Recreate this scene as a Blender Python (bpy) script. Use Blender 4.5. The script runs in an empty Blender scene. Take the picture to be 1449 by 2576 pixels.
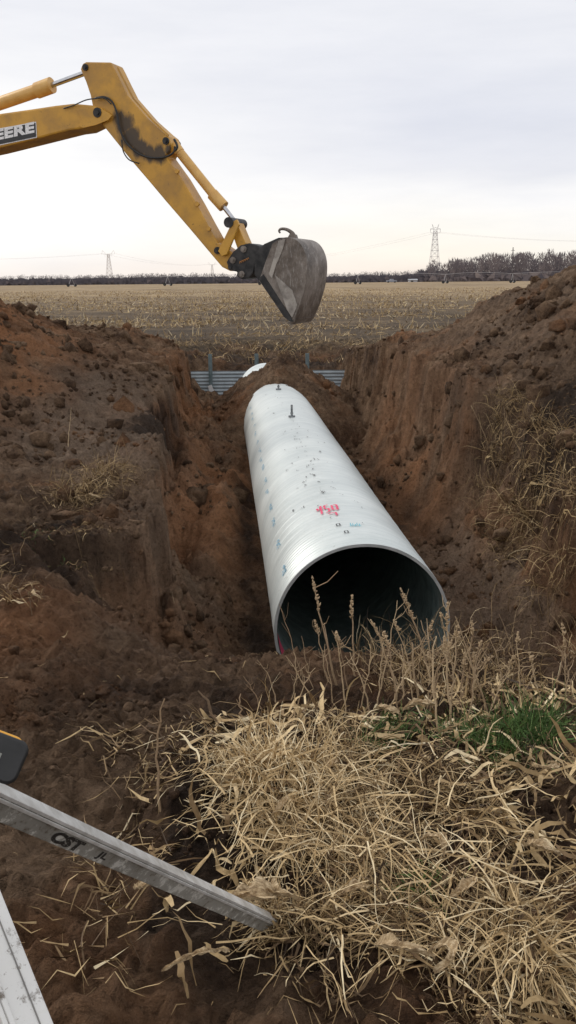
import bpy, math, random
import numpy as np
from mathutils import Vector, Matrix
random.seed(4); RNG=np.random.default_rng(7)
scene=bpy.context.scene
scene.view_settings.view_transform='Standard'; scene.view_settings.look='None'; scene.view_settings.exposure=0
COL=scene.collection

# ------------------------------------------------------------ camera
CAM=Vector((0,0,2.1)); FPX=2231.0
PITCH=math.atan((1288-703.5)/FPX)
R=Matrix.Rotation(math.pi/2-PITCH,3,'X') @ Matrix.Rotation(math.radians(-0.5),3,'Z')
cd=bpy.data.cameras.new("camera"); cam=bpy.data.objects.new("camera",cd); COL.objects.link(cam)
cam.matrix_world=Matrix.Translation(CAM) @ R.to_4x4()
cd.sensor_fit='VERTICAL'; cd.sensor_height=36; cd.lens=36*FPX/2576; cd.clip_end=9000; cd.clip_start=.05
scene.camera=cam
def ray(px,py):
    return R @ Vector(((px-724.5)/FPX,(1288-py)/FPX,-1))
def XD(px,py,dist):
    d=ray(px,py); return d.x/d.y*dist

# ------------------------------------------------------------ noise / terrain
def vnoise(x,y,seed=0):
    xi=np.floor(x).astype(np.int64); yi=np.floor(y).astype(np.int64)
    fx=x-xi; fy=y-yi
    fx=fx*fx*fx*(fx*(fx*6-15)+10); fy=fy*fy*fy*(fy*(fy*6-15)+10)
    def h(a,b):
        n=(a*374761393+b*668265263+seed*974711)&0xffffffff
        n=((n^(n>>13))*1274126177)&0xffffffff
        n=(n^(n>>16))&0xffffffff
        return n/2147483648.0-1.0
    a=h(xi,yi);b=h(xi+1,yi);c=h(xi,yi+1);d=h(xi+1,yi+1)
    return (a*(1-fx)+b*fx)*(1-fy)+(c*(1-fx)+d*fx)*fy
def fbm(x,y,o=4,seed=0,g=.5):
    s=0;a=1;t=0
    for i in range(o):
        s=s+a*vnoise(x*2**i+17.3*i,y*2**i-9.1*i,seed+i);t+=a;a*=g
    return s/t
def tab(y,ys,vs): return np.interp(y,ys,vs)
YT=[2,4.5,6,7.5,9,11,13,16,19,22,24,26,29]
LF=[-.3,-.4,-.6,-.72,-.7,-.72,-.78,-.9,-1.0,-1.1,-1.3,-1.7,-1.7]
LT=[-1.8,-1.8,-1.75,-1.6,-1.6,-1.8,-2.1,-2.3,-2.5,-2.62,-2.75,-3.1,-3.1]
RF=[1.5,1.8,2.3,2.55,2.45,2.1,1.8,1.55,1.4,1.3,1.3,1.4,1.4]
RT=[2.7,2.8,3.05,3.2,3.1,2.85,2.6,2.35,2.15,1.9,1.75,1.75,1.75]
def sm(t): 
    t=np.clip(t,0,1); return t*t*(3-2*t)
def g2(x,y,cx,cy,sx,sy): return np.exp(-.5*(((x-cx)/sx)**2+((y-cy)/sy)**2))
def pipe_cx(y): return .63-.07*(y-7.1)
def terrain(x,y):
    x=np.asarray(x,float); y=np.asarray(y,float)
    floor=tab(y,[-5,1.5,3,4.3,5.5,6.6,7.2,8,11,14,17,24,26.2,26.45,27,28.5,30],
                [.5,.48,.33,.05,-.40,-.90,-1.3,-1.56,-1.5,-1.36,-1.2,-1.5,-1.4,-.72,-.45,-.3,0])
    nb=vnoise(y*.9,y*0+3,5)*.24+vnoise(y*2.7,y*0,6)*.17+vnoise(y*6,x*2.5,7)*.08
    nb2=vnoise(y*.8,y*0+9,15)*.24+vnoise(y*2.0,y*0+2,16)*.16+vnoise(y*5,x*3,17)*.07
    lf=tab(y,YT,LF)+nb*.7; lt=tab(y,YT,LT)+nb
    rf=tab(y,YT,RF)+nb2*.7; rt=tab(y,YT,RT)+nb2
    bl=tab(y,[-5,2,3,5,8,12.6,17,20,23,26,30],[.5,.5,.38,.12,0,0,.15,.28,.15,-.05,0])
    br=tab(y,[-5,2,3,5,7,9,11,14,18,22,24.5,27,30],[.5,.48,.3,0,-.25,-.2,.1,.3,.5,.4,.15,-.02,0])
    bl=bl+1.95*g2(x,y,-6.2,16,1.7,2.6)+.62*g2(x,y,-3.7,20.6,1.2,1.6)+.3*g2(x,y,-2.9,16.6,.7,1.1)-.18*g2(x,y,-2.7,12.5,.8,1.5)
    br=br+2.65*g2(x,y,7.0,15,2.4,4.0)+.3*g2(x,y,3.9,17.2,.5,.8)+.25*g2(x,y,2.9,20.5,.8,.8)
    P=lambda t,k,q: np.where(t<k,t/k*q,q+(np.clip(t,0,1)-k)/(1-k)*(1-q))
    tl=np.clip((x-lt)/(lf-lt),0,1); tr=np.clip((rt-x)/(rt-rf),0,1)
    steep=sm((y-5.6)/2.5)
    sl=P(tl,.12,.52)*steep+sm(tl)*(1-steep); sr=P(tr,.25,.5)*steep+sm(tr)*(1-steep)
    zl=bl*(1-sl)+floor*sl; zr=br*(1-sr)+floor*sr
    mid=pipe_cx(y)
    L_=x<mid
    z=np.where(L_,zl,zr); s=np.where(L_,sl,sr)
    wall=4*s*(1-s)*sm((y-4.5)/3)*(y<27)
    ph=z*2*np.pi/.45+3.6*fbm(x*.9,y*.55,3,131)
    z=z+wall*(np.where(L_,.13,.07)*np.sin(ph)+.30*fbm(x*1.6,y*1.7,4,133,.64)+.025*np.abs(fbm(x*.8,y*5.5,3,137))+.12*np.abs(fbm(x*6,y*6,3,138,.6)))
    foot=np.exp(-((np.where(L_,tl,tr)-.9)/.22)**2)*sm((y-7)/2)*(y<25)
    z=z+foot*.34*np.clip(fbm(y*.75,y*0+x*.3,3,141)+.15,0,1)
    z=z-.35*g2(x,y,-1.45,10.6,.22,.7)*(z>-1.2)-.3*g2(x,y,-1.9,13.8,.15,.6)*(z>-1.0)
    z=z+.28*g2(x,y,-.85,13.2,.25,2.4)
    z=z+.12*g2(x,y,0,2.85,.28,.32)+.05*g2(x,y,.6,3.4,.6,.4)+.06*g2(x,y,.9,2.4,.5,.5)+.10*g2(x,y,.9,4.6,.9,.35)
    mx=pipe_cx(20.6)+.22
    dy=np.where(y<20.6,(20.6-y)/2.1,(y-20.6)/1.3)
    heap=.60-.78*np.sqrt((x-mx)**2+dy**2+.05)+.10*fbm(x*2,y*2,4,44)-.3*sm((dy-1.05)/.4)*(y<20.6)
    heap=heap-.6*sm((mx-x-.30)/.4)*sm((y-21)/.5)
    z=np.maximum(z,np.where((y>16)&(y<25),heap,-9))
    n1=fbm(x*.9,y*.9,3,21); n2=fbm(x*3.5,y*3.5,3,31); n3=np.abs(fbm(x*9,y*9,4,41,.62)); n4=np.abs(fbm(x*19,y*19,2,47))
    near=1-sm((y-30)/6); side=1-sm((np.abs(x)-14)/10); loc=near*side
    inp=np.exp(-((x-mid)/.8)**4)*((y>7)&(y<18.5))
    z=z+(n1*.12*sm((y-3)/4)+n2*.11*np.clip(.45+y*.08,0,1)+n3*.125-.03+n4*.035*(y<10))*loc*(1-.9*inp)
    z=z+(1-loc)*(fbm(x*.5,y*.5,2,51)*.05)
    w=1-sm((np.abs(x-mid)-.55)/.13)
    z=np.where((y>7.0)&(y<18.3),z*(1-w)+np.minimum(z,-1.6)*w,z)
    return z
def tz(x,y): return float(terrain(np.array([x]),np.array([y]))[0])
def hit(px,py):
    d=ray(px,py); t=np.concatenate([np.arange(1,30,.02),np.arange(30,400,.5)])
    z=terrain(CAM.x+d.x*t,CAM.y+d.y*t); zr=CAM.z+d.z*t
    i=int(np.argmax(zr<=z)); 
    if zr[i]>z[i]: i=len(t)-1
    return Vector((CAM.x+d.x*t[i],CAM.y+d.y*t[i],float(z[i]))), t[i]

# ------------------------------------------------------------ helpers
def newmat(name):
    m=bpy.data.materials.new(name); m.use_nodes=True
    nt=m.node_tree; b=nt.nodes["Principled BSDF"]; return m,nt,b
def N(nt,t,**k):
    n=nt.nodes.new(t)
    for a,v in k.items(): setattr(n,a,v)
    return n
def L(nt,a,b): nt.links.new(a,b)
def noise(nt,vec,scale,detail=5,rough=.55):
    n=N(nt,'ShaderNodeTexNoise'); n.inputs['Scale'].default_value=scale; n.inputs['Detail'].default_value=detail; n.inputs['Roughness'].default_value=rough
    if vec is not None: L(nt,vec,n.inputs['Vector'])
    return n.outputs['Fac']
def ramp(nt,fac,stops):
    r=N(nt,'ShaderNodeValToRGB'); e=r.color_ramp.elements
    while len(e)<len(stops): e.new(.5)
    for i,(p,c) in enumerate(stops):
        e[i].position=p; e[i].color=(*c,1) if len(c)==3 else c
    L(nt,fac,r.inputs[0]); return r.outputs[0]
def mix(nt,f,a,b,mode='MIX'):
    m=N(nt,'ShaderNodeMix',data_type='RGBA',blend_type=mode)
    for s,v in ((m.inputs[0],f),(m.inputs[6],a),(m.inputs[7],b)):
        if hasattr(v,'links'): L(nt,v,s)
        elif isinstance(v,(int,float)): s.default_value=v
        else: s.default_value=(*v,1)
    return m.outputs[2]
def mth(nt,op,a,b=0.0,c=None,clamp=False):
    m=N(nt,'ShaderNodeMath',operation=op); m.use_clamp=clamp
    for i,v in enumerate((a,b) if c is None else (a,b,c)):
        if hasattr(v,'links'): L(nt,v,m.inputs[i])
        else: m.inputs[i].default_value=v
    return m.outputs[0]
def bump(nt,b,h,dist,strength=1,prev=None):
    n=N(nt,'ShaderNodeBump'); n.inputs['Distance'].default_value=dist; n.inputs['Strength'].default_value=strength
    L(nt,h,n.inputs['Height'])
    if prev is not None: L(nt,prev,n.inputs['Normal'])
    L(nt,n.outputs[0],b.inputs['Normal']); return n.outputs[0]
def pos(nt): return N(nt,'ShaderNodeNewGeometry').outputs['Position']
def objc(nt): return N(nt,'ShaderNodeTexCoord').outputs['Object']
def att(nt,name):
    a=N(nt,'ShaderNodeAttribute'); a.attribute_name=name; return a.outputs['Fac']

class G:
    def __init__(s): s.v=[];s.f=[]
    def add(s,v,f):
        o=len(s.v); s.v+= [Vector(p) for p in v]; s.f+=[tuple(i+o for i in q) for q in f]
    def tube(s,pts,r,n=8,cap=True):
        pts=[Vector(p) for p in pts]; k=len(pts)
        rs=r if isinstance(r,(list,tuple)) else [r]*k
        v=[];f=[];prev=None
        for i,p in enumerate(pts):
            d=(pts[min(i+1,k-1)]-pts[max(i-1,0)])
            if d.length<1e-9: d=Vector((0,0,1))
            d.normalize()
            if prev is None:
                u=d.cross(Vector((0,0,1)) if abs(d.z)<.9 else Vector((1,0,0))).normalized()
            else:
                u=(prev-d*prev.dot(d)).normalized()
            prev=u; w=d.cross(u)
            for j in range(n):
                a=2*math.pi*j/n; v.append(p+(u*math.cos(a)+w*math.sin(a))*rs[i])
        for i in range(k-1):
            for j in range(n):
                f.append((i*n+j,i*n+(j+1)%n,(i+1)*n+(j+1)%n,(i+1)*n+j))
        if cap: f.append(tuple(range(n))[::-1]); f.append(tuple((k-1)*n+j for j in range(n)))
        s.add(v,f)
    def prism(s,poly,off):
        n=len(poly); v=list(poly)+[p+off for p in poly]
        f=[tuple(range(n)),tuple(range(2*n-1,n-1,-1))]
        for i in range(n): f.append((i,i+n,(i+1)%n+n,(i+1)%n))
        s.add(v,f)
    def box(s,c,x,y,z):
        c=Vector(c);x=Vector(x);y=Vector(y);z=Vector(z)
        v=[c+x*a+y*b+z*e for a in(-1,1) for b in(-1,1) for e in(-1,1)]
        s.add(v,[(0,1,3,2),(4,6,7,5),(0,4,5,1),(2,3,7,6),(0,2,6,4),(1,5,7,3)])
    def beam(s,a,b,w,h=None):
        a=Vector(a);b=Vector(b);d=(b-a); h=h or w
        u=d.cross(Vector((0,0,1)) if abs(d.normalized().z)<.95 else Vector((1,0,0))).normalized(); t=u.cross(d).normalized()
        s.box((a+b)/2,d/2,u*w/2,t*h/2)
def empty(name,loc,label,cat,group=None):
    o=bpy.data.objects.new(name,None); o.location=loc; o.empty_display_size=.2; COL.objects.link(o)
    o["label"]=label; o["category"]=cat
    if group:o["group"]=group
    return o
def obj(name,g,mat,parent=None,smooth=False,bevel=0,label=None,cat=None,kind=None,group=None,origin=None,autos=None):
    import bmesh
    vs=g.v
    c=Vector(origin) if origin is not None else sum(vs,Vector())/len(vs)
    me=bpy.data.meshes.new(name); me.from_pydata([tuple(v-c) for v in vs],[],g.f); 
    bm=bmesh.new(); bm.from_mesh(me); bmesh.ops.recalc_face_normals(bm,faces=bm.faces); bm.to_mesh(me); bm.free()
    me.update()
    mats=mat if isinstance(mat,(list,tuple)) else [mat]
    for m in mats: me.materials.append(m)
    if smooth:
        me.polygons.foreach_set('use_smooth',[True]*len(me.polygons))
        if autos: me.set_sharp_from_angle(angle=math.radians(autos))
    o=bpy.data.objects.new(name,me); COL.objects.link(o)
    if parent: o.parent=parent; o.location=c-parent.location
    else: o.location=c
    if bevel:
        b=o.modifiers.new("bevel",'BEVEL'); b.width=bevel; b.segments=2; b.limit_method='ANGLE'
    if label:o["label"]=label
    if cat:o["category"]=cat
    if kind:o["kind"]=kind
    if group:o["group"]=group
    return o
def npmesh(name,V,F,mat,kind=None,label=None,cat=None,smooth=False,attrs=None,parent=None):
    me=bpy.data.meshes.new(name); F=np.asarray(F,np.int32); V=np.asarray(V,np.float32)
    me.vertices.add(len(V)); me.vertices.foreach_set('co',V.ravel())
    k=F.shape[1]; me.loops.add(F.size); me.loops.foreach_set('vertex_index',F.ravel())
    me.polygons.add(len(F)); me.polygons.foreach_set('loop_start',np.arange(0,F.size,k,dtype=np.int32))
    if smooth: me.polygons.foreach_set('use_smooth',np.ones(len(F),bool))
    me.update(calc_edges=True); me.validate()
    for a,d in (attrs or {}).items():
        at=me.attributes.new(a,'FLOAT','POINT'); at.data.foreach_set('value',np.asarray(d,np.float32))
    me.materials.append(mat)
    o=bpy.data.objects.new(name,me); COL.objects.link(o)
    if kind:o["kind"]=kind
    if label:o["label"]=label
    if cat:o["category"]=cat
    if parent:o.parent=parent; o.location=-parent.location
    return o

# ------------------------------------------------------------ materials
def soil_mat():
    m,nt,b=newmat("soil"); p=pos(nt)
    a=noise(nt,p,1.1,8,.62); c=noise(nt,p,6,9,.7); d=noise(nt,p,30,8,.75); e=noise(nt,p,.7,6,.65)
    col=ramp(nt,mth(nt,'ADD',mth(nt,'MULTIPLY',a,.55),mth(nt,'MULTIPLY',c,.45)),[(.35,(.038,.022,.013)),(.44,(.10,.058,.034)),(.53,(.19,.118,.07)),(.64,(.34,.225,.142))])
    red=mix(nt,mth(nt,'MULTIPLY',c,1.0),(.18,.072,.028),(.52,.24,.105))
    col=mix(nt,mth(nt,'MULTIPLY',ramp(nt,e,[(.52,(0,0,0)),(.66,(.5,.5,.5))]),1.0),col,red)
    col=mix(nt,mth(nt,'MULTIPLY',att(nt,'red'),.85),col,red)
    gray=mix(nt,c,(.13,.092,.066),(.38,.285,.21))
    col=mix(nt,att(nt,'pale'),col,gray)
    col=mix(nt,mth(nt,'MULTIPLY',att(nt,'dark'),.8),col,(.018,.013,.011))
    spk=ramp(nt,d,[(.32,(.25,.23,.21)),(.46,(.85,.85,.85)),(.56,(1,1,1)),(.72,(1.0,1.0,1.0))])
    col=mix(nt,.9,col,mix(nt,1.0,col,spk,'MULTIPLY'))
    lt=ramp(nt,d,[(.60,(0,0,0)),(.72,(.5,.5,.5))]); col=mix(nt,lt,col,(.30,.20,.13))
    mp=N(nt,'ShaderNodeMapping'); mp.inputs['Scale'].default_value=(.5,1.0,1); L(nt,p,mp.inputs[0])
    f1=noise(nt,mp.outputs[0],4,8,.75); f2=noise(nt,mp.outputs[0],.30,5,.6); f3=noise(nt,mp.outputs[0],.05,5,.65)
    sx=N(nt,'ShaderNodeSeparateXYZ'); L(nt,p,sx.inputs[0])
    fs=mth(nt,'ADD',mth(nt,'MULTIPLY',f1,.6),mth(nt,'MULTIPLY',f2,.4))
    fcol=ramp(nt,fs,[(.42,(.055,.040,.028)),(.52,(.12,.086,.055)),(.60,(.28,.20,.115)),(.72,(.48,.36,.21))])
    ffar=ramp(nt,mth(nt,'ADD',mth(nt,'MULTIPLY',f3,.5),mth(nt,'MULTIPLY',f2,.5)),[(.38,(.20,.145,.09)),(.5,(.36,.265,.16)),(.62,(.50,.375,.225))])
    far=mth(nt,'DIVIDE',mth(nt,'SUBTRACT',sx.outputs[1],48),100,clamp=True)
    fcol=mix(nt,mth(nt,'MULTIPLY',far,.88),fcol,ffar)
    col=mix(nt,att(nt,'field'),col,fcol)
    L(nt,col,b.inputs['Base Color']); b.inputs['Roughness'].default_value=.93; b.inputs['Specular IOR Level'].default_value=.2
    n=bump(nt,b,c,.12,.95); n=bump(nt,b,d,.035,1.0,n); n=bump(nt,b,noise(nt,p,140,3,.6),.006,.9,n)
    return m
SOIL=soil_mat()
def straw_mat(name,stops,tr=.25):
    m,nt,b=newmat(name); t=att(nt,'tint'); col=ramp(nt,t,stops)
    n=noise(nt,pos(nt),60,3); col=mix(nt,.5,col,mix(nt,1.0,col,ramp(nt,n,[(.3,(.5,.48,.45)),(.6,(1,1,1))]),'MULTIPLY'))
    L(nt,col,b.inputs['Base Color']); b.inputs['Roughness'].default_value=.6; b.inputs['Specular IOR Level'].default_value=.25
    return m
STRAW=straw_mat("dry_straw",[(0,(.045,.026,.014)),(.25,(.17,.105,.052)),(.5,(.42,.29,.14)),(.8,(.70,.52,.28)),(1,(.86,.72,.47))])
WEED=straw_mat("dead_weed_stem",[(0,(.08,.05,.033)),(.5,(.26,.17,.10)),(1,(.54,.40,.24))])
GREEN=straw_mat("green_grass",[(0,(.035,.06,.018)),(.6,(.075,.145,.035)),(1,(.16,.24,.07))])
def simple(name,c1,c2,scale=6,rough=.5,metal=0.0,bmp=.0,detail=6,lo=.35,hi=.65):
    m,nt,b=newmat(name); p=objc(nt); n=noise(nt,p,scale,detail,.6)
    L(nt,ramp(nt,n,[(lo,c1),(hi,c2)]),b.inputs['Base Color'])
    b.inputs['Roughness'].default_value=rough; b.inputs['Metallic'].default_value=metal
    if bmp: bump(nt,b,noise(nt,p,scale*4,4),bmp,.6)
    return m

# ------------------------------------------------------------ ground sheet
def axis(segs):
    out=[segs[0][0]]
    for a,b,s0,s1 in segs:
        p=a; 
        while p<b-1e-6:
            t=(p-a)/(b-a); st=s0*(s1/s0)**t; p=min(p+st,b); out.append(p)
    return np.array(out)
ys=axis([(-6,.9,1.2,.2),(.9,6,.018,.026),(6,12,.028,.038),(12,27,.042,.07),(27,60,.09,.6),(60,400,.8,12),(400,5000,15,400)])
xr=axis([(0,2.6,.022,.03),(2.6,7,.034,.08),(7,16,.1,.5),(16,120,.8,8),(120,3500,12,300)])
xs=np.concatenate([-xr[::-1][:-1],xr])
X,Y=np.meshgrid(xs,ys); Z=terrain(X.ravel(),Y.ravel())
V=np.stack([X.ravel(),Y.ravel(),Z],1); nx=len(xs);ny=len(ys)
i=np.arange((nx-1)*(ny-1)); r=i//(nx-1); c=i%(nx-1); a=r*nx+c
F=np.stack([a,a+1,a+nx+1,a+nx],1)
x=V[:,0];y=V[:,1]
nn=fbm(x*.6,y*.6,4,77)
field=np.maximum(sm((y-28.6+nn*1.5)/1.5),np.maximum(sm((np.abs(x+0)-13+nn*2)/2)*sm((y-5)/3),0))
red=.9*g2(x,y,-5.2,14.5,1.3,2.2)+1.3*g2(x,y,-1.45,12.8,.38,1.5)*(V[:,2]<-.35)+.8*g2(x,y,2.7,7.2,.4,1.5)+.6*g2(x,y,2.0,13.5,.5,3)+.7*g2(x,y,-1.7,5.3,.4,.7)+.9*g2(x,y,-.95,12.5,.35,2.2)+.6*g2(x,y,-2.1,17,.35,2.5)*(V[:,2]<.1)+.3*g2(x,y,-.8,7,.5,1.5)
red=np.clip(red*(1+1.3*fbm(x*2,y*2,4,88)),0,1)
pale=np.clip((1.2*g2(x,y,-2.7,13,.9,2.2)+1.1*g2(x,y,2.1,9.0,.45,1.8)*(V[:,2]<-1)+.5*g2(x,y,4.0,14.5,1.4,3.5)+.5*g2(x,y,-1.1,8.5,.5,1.5)+.3*g2(x,y,-1.0,5.0,.6,1.2))*(1+.8*fbm(x*1.5,y*1.5,3,99)),0,1)*.7
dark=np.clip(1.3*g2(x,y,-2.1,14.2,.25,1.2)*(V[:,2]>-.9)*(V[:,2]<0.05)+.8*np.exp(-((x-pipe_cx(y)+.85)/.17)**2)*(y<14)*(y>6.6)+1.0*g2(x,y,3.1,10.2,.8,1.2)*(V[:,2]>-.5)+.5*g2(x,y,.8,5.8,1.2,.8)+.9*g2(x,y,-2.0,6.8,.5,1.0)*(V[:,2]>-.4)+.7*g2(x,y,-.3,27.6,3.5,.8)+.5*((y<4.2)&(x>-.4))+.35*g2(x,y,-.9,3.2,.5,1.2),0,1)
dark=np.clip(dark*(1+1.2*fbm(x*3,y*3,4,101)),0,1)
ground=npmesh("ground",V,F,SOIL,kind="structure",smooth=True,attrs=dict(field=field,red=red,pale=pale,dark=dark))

# ------------------------------------------------------------ ribbons (grass)
def ribbons(name,P,D,Ln,W,droop,mat,K=6,tint=None,kind='stuff',label=None,cat=None,clamp=True,parent=None,wprof=None,kink=.12,flat=0.0,root_shade=0.0):
    n=len(P); D=D/np.linalg.norm(D,axis=1,keepdims=True)
    rnd=RNG.normal(size=(n,3)); rnd[:,2]+=flat; side=np.cross(D,rnd); side/=np.linalg.norm(side,axis=1,keepdims=True)
    pts=[];p=P.copy();d=D.copy();sd=[]
    for k in range(K+1):
        pts.append(p.copy()); s=side-(side*d).sum(1,keepdims=True)*d; s/=np.linalg.norm(s,axis=1,keepdims=True)+1e-9; sd.append(s)
        p=p+d*(Ln/K)[:,None]
        d=d+RNG.normal(size=(n,3))*kink; d[:,2]-=droop/K*(.4+k/K*1.2); d/=np.linalg.norm(d,axis=1,keepdims=True)
    V=np.zeros((n,K+1,2,3))
    for k in range(K+1):
        t=k/K; w=(wprof(t) if wprof else (1-t)**.6*.8+.2)
        V[:,k,0]=pts[k]-sd[k]*(W*w/2)[:,None]; V[:,k,1]=pts[k]+sd[k]*(W*w/2)[:,None]
    V=V.reshape(-1,3)
    if clamp:
        zt=terrain(V[:,0],V[:,1])+.006; rr=np.repeat(RNG.random(n)*.05,(K+1)*2); V[:,2]=np.maximum(V[:,2],zt+rr)
    base=np.arange(n)[:,None]*(K+1)*2+np.arange(K)[None,:]*2; base=base.ravel()
    F=np.stack([base,base+1,base+3,base+2],1)
    if tint is None: tint=RNG.random(n)
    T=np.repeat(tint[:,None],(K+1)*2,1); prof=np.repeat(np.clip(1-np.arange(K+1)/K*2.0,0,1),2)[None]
    T=T*(1-root_shade*prof)  # occlusion near the ground painted into the tint of the blade roots
    return npmesh(name,V,F,mat,kind=kind,label=label,cat=cat,attrs=dict(tint=T.ravel()),parent=parent)
def rootpts(x,y,dz=0): 
    return np.stack([x,y,terrain(x,y)+dz],1)
def tuss(cx,cy,n,spread,ln,up=.55,w=(.0022,.0075),tm=.6,ts=.26,lean=(0,0)):
    x=cx+RNG.normal(size=n)*spread; y=cy+RNG.normal(size=n)*spread
    a=RNG.random(n)*2*math.pi; ele=RNG.random(n)
    D=np.stack([np.cos(a)*(1-up*ele)+lean[0],np.sin(a)*(1-up*ele)+lean[1],up*ele*1.6+.08],1)
    return rootpts(x,y),D,ln*(.3+RNG.random(n)**1.3*1.0),w[0]+RNG.random(n)**2.2*(w[1]-w[0]),.6+RNG.random(n)*2.2,np.clip(tm+RNG.normal(size=n)*ts,0,1)
parts=[]
def at(px,py): h,_=hit(px,py); return h.x,h.y
CL=[(655,1970,420,.07,.21,.65,.78,(-.3,-.3)),(700,1940,600,.08,.25,.7,.84,(-.1,-.6)),(775,1970,520,.08,.25,.65,.8,(.5,-.5)),
      (640,2060,150,.05,.17,.45,.72,(-.3,-.4)),(720,2060,420,.075,.24,.5,.72,(.1,-.9)),(815,2050,300,.08,.24,.5,.68,(.6,-.5)),(700,2140,180,.06,.21,.4,.62,(-.1,-.8)),
      (890,1920,220,.075,.24,.6,.55,(.4,-.2)),(970,2030,230,.075,.24,.5,.56,(.7,-.3)),(1100,1960,160,.07,.24,.6,.48,(-.3,-.4)),(1150,2110,230,.075,.24,.45,.58,(.6,-.5)),
      (1000,2190,270,.075,.24,.4,.6,(-.6,-.5)),(870,2210,250,.075,.24,.4,.62,(.7,.1)),(1210,2250,230,.07,.25,.45,.62,(.5,-.6)),(1110,2340,200,.065,.24,.4,.58,(-.7,.1)),
      (940,2360,190,.06,.22,.35,.53,(.6,.5)),(780,2290,160,.055,.22,.35,.58,(.3,-.8)),(1290,2360,250,.06,.27,.4,.7,(.5,-.6)),(1370,2450,240,.06,.27,.4,.72,(.2,-.9)),(1240,2500,200,.06,.24,.35,.64,(.8,.2)),
      (700,2350,150,.03,.13,.7,.68,(-.3,.2)),(665,2320,110,.03,.12,.7,.66,(.2,.3)),(740,2330,120,.04,.14,.6,.62,(-.5,.1)),(880,2470,130,.06,.18,.3,.46,(-.4,.4)),(1010,2540,150,.06,.18,.3,.5,(.4,.1))]
for (px,py,n,sp,ln,up,tm,le) in CL:
    cx,cy=at(px,py); parts.append(tuss(cx,cy,n,sp,ln,up=up,tm=tm,lean=le))
for k in range(190):
    cx=RNG.uniform(-.2,1.45); cy=RNG.uniform(1.3,4.4)
    if cx>.95 and 2.2<cy<3.7 and RNG.random()<.85: continue
    if cx>.34*cy+.15: continue
    if cy>3.45 and cx<.55: continue
    if cx<-.02-.03*cy or (cy<2.1 and cx<.1): 
        if RNG.random()<.85: continue
    th_=RNG.random()*6.28
    parts.append(tuss(cx,cy,int(RNG.integers(12,66)),RNG.uniform(.03,.10),RNG.uniform(.12,.28)*(1 if cy<3.4 else .8),up=RNG.uniform(.25,.8),tm=RNG.uniform(.2,.62),lean=(math.cos(th_)*.5,math.sin(th_)*.5)))
for k in range(90):
    cx=RNG.uniform(.4,1.65); cy=RNG.uniform(3.7,4.8); parts.append(tuss(cx,cy,int(RNG.integers(8,30)),.06,RNG.uniform(.16,.36),up=1.1,tm=RNG.uniform(.25,.6),w=(.002,.005)))
cat_=[np.concatenate([p[i] for p in parts]) for i in range(6)]
gx=cat_[0][:,0];gy=cat_[0][:,1]; keep=(fbm(gx*4.2,gy*4.2,3,201)+RNG.normal(size=len(gx))*.08>-.08)|((gy>2.6)&(gy<3.15)&(gx<.28)&(gx>-.3))
cat_=[q[keep] for q in cat_]
ribbons("dry_grass",cat_[0],cat_[1],cat_[2],cat_[3],cat_[4],STRAW,K=7,tint=cat_[5],kink=.16,flat=1.0,root_shade=.75)
n=520; ci=RNG.integers(0,20,n); cxy=np.array([at(c_[0],c_[1]) for c_ in CL[:20]]); x=cxy[ci,0]+RNG.normal(size=n)*.11; y=cxy[ci,1]+RNG.normal(size=n)*.11
k=(y<3.4)&(x>-.3); x=x[k];y=y[k];n=len(x)
a=RNG.random(n)*6.28; D=np.stack([np.cos(a),np.sin(a),RNG.random(n)*.4-.05],1)
ribbons("straw_stalks",rootpts(x,y,.04)+np.array([0,0,1])*RNG.random((n,1))*.06,D,RNG.uniform(.10,.28,n),RNG.uniform(.003,.007,n),RNG.uniform(.3,1.6,n),STRAW,K=6,tint=np.clip(RNG.normal(.78,.16,n),0,1),kink=.13,flat=1.2)
n=1700; x=RNG.uniform(-.3,1.6,n); y=RNG.uniform(1.3,3.9,n); k=(fbm(x*2.5,y*2.5,3,66)>-.1)&(x<.34*y+.2)&~((y>3.4)&(x<.5)); x=x[k];y=y[k];n=len(x)
a=RNG.random(n)*6.28; D=np.stack([np.cos(a),np.sin(a),RNG.random(n)*.5],1)
ribbons("dry_leaf_blades",rootpts(x,y,.04),D,RNG.uniform(.05,.22,n),RNG.uniform(.006,.020,n),RNG.uniform(.5,2,n),STRAW,K=6,tint=np.clip(RNG.normal(.55,.25,n),0,1),kink=.35,flat=1.5,wprof=lambda t:math.sin(math.pi*(.1+.85*t))**.6)
n=6500; x=RNG.uniform(-.75,1.7,n); y=RNG.uniform(1.25,4.4,n)
dens=fbm(x*2.2,y*2.2,3,61); keep=np.where(x<-.15,dens>.3,dens>-.05)&(x<.36*y+.3)&~((y>3.5)&(x<.6)&(dens<.35)); x=x[keep];y=y[keep];n=len(x)
a=RNG.random(n)*6.28; D=np.stack([np.cos(a),np.sin(a),RNG.normal(size=n)*.12+.05],1)
ribbons("straw_litter",rootpts(x,y,.01),D,RNG.uniform(.04,.2,n),RNG.uniform(.002,.007,n),np.full(n,.3),STRAW,K=3,tint=np.clip(RNG.normal(.42,.25,n),0,1))
n=1300; x=RNG.uniform(-2.4,.3,n); y=RNG.uniform(1.3,8,n); a=RNG.random(n)*6.28
D=np.stack([np.cos(a),np.sin(a),RNG.normal(size=n)*.1],1)
kk=(fbm(x*1.3,y*1.3,3,63)>.2)|(RNG.random(n)<.10)|((x<-.1)&(y<2.6)&(RNG.random(n)<.6)); 
ribbons("scattered_straw",rootpts(x,y,.01)[kk],D[kk],RNG.uniform(.02,.12,n)[kk],RNG.uniform(.002,.005,n)[kk],np.full(n,.3)[kk],STRAW,K=3,tint=np.clip(RNG.normal(.48,.22,n),0,1)[kk],kink=.2)
gp=[]
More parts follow.
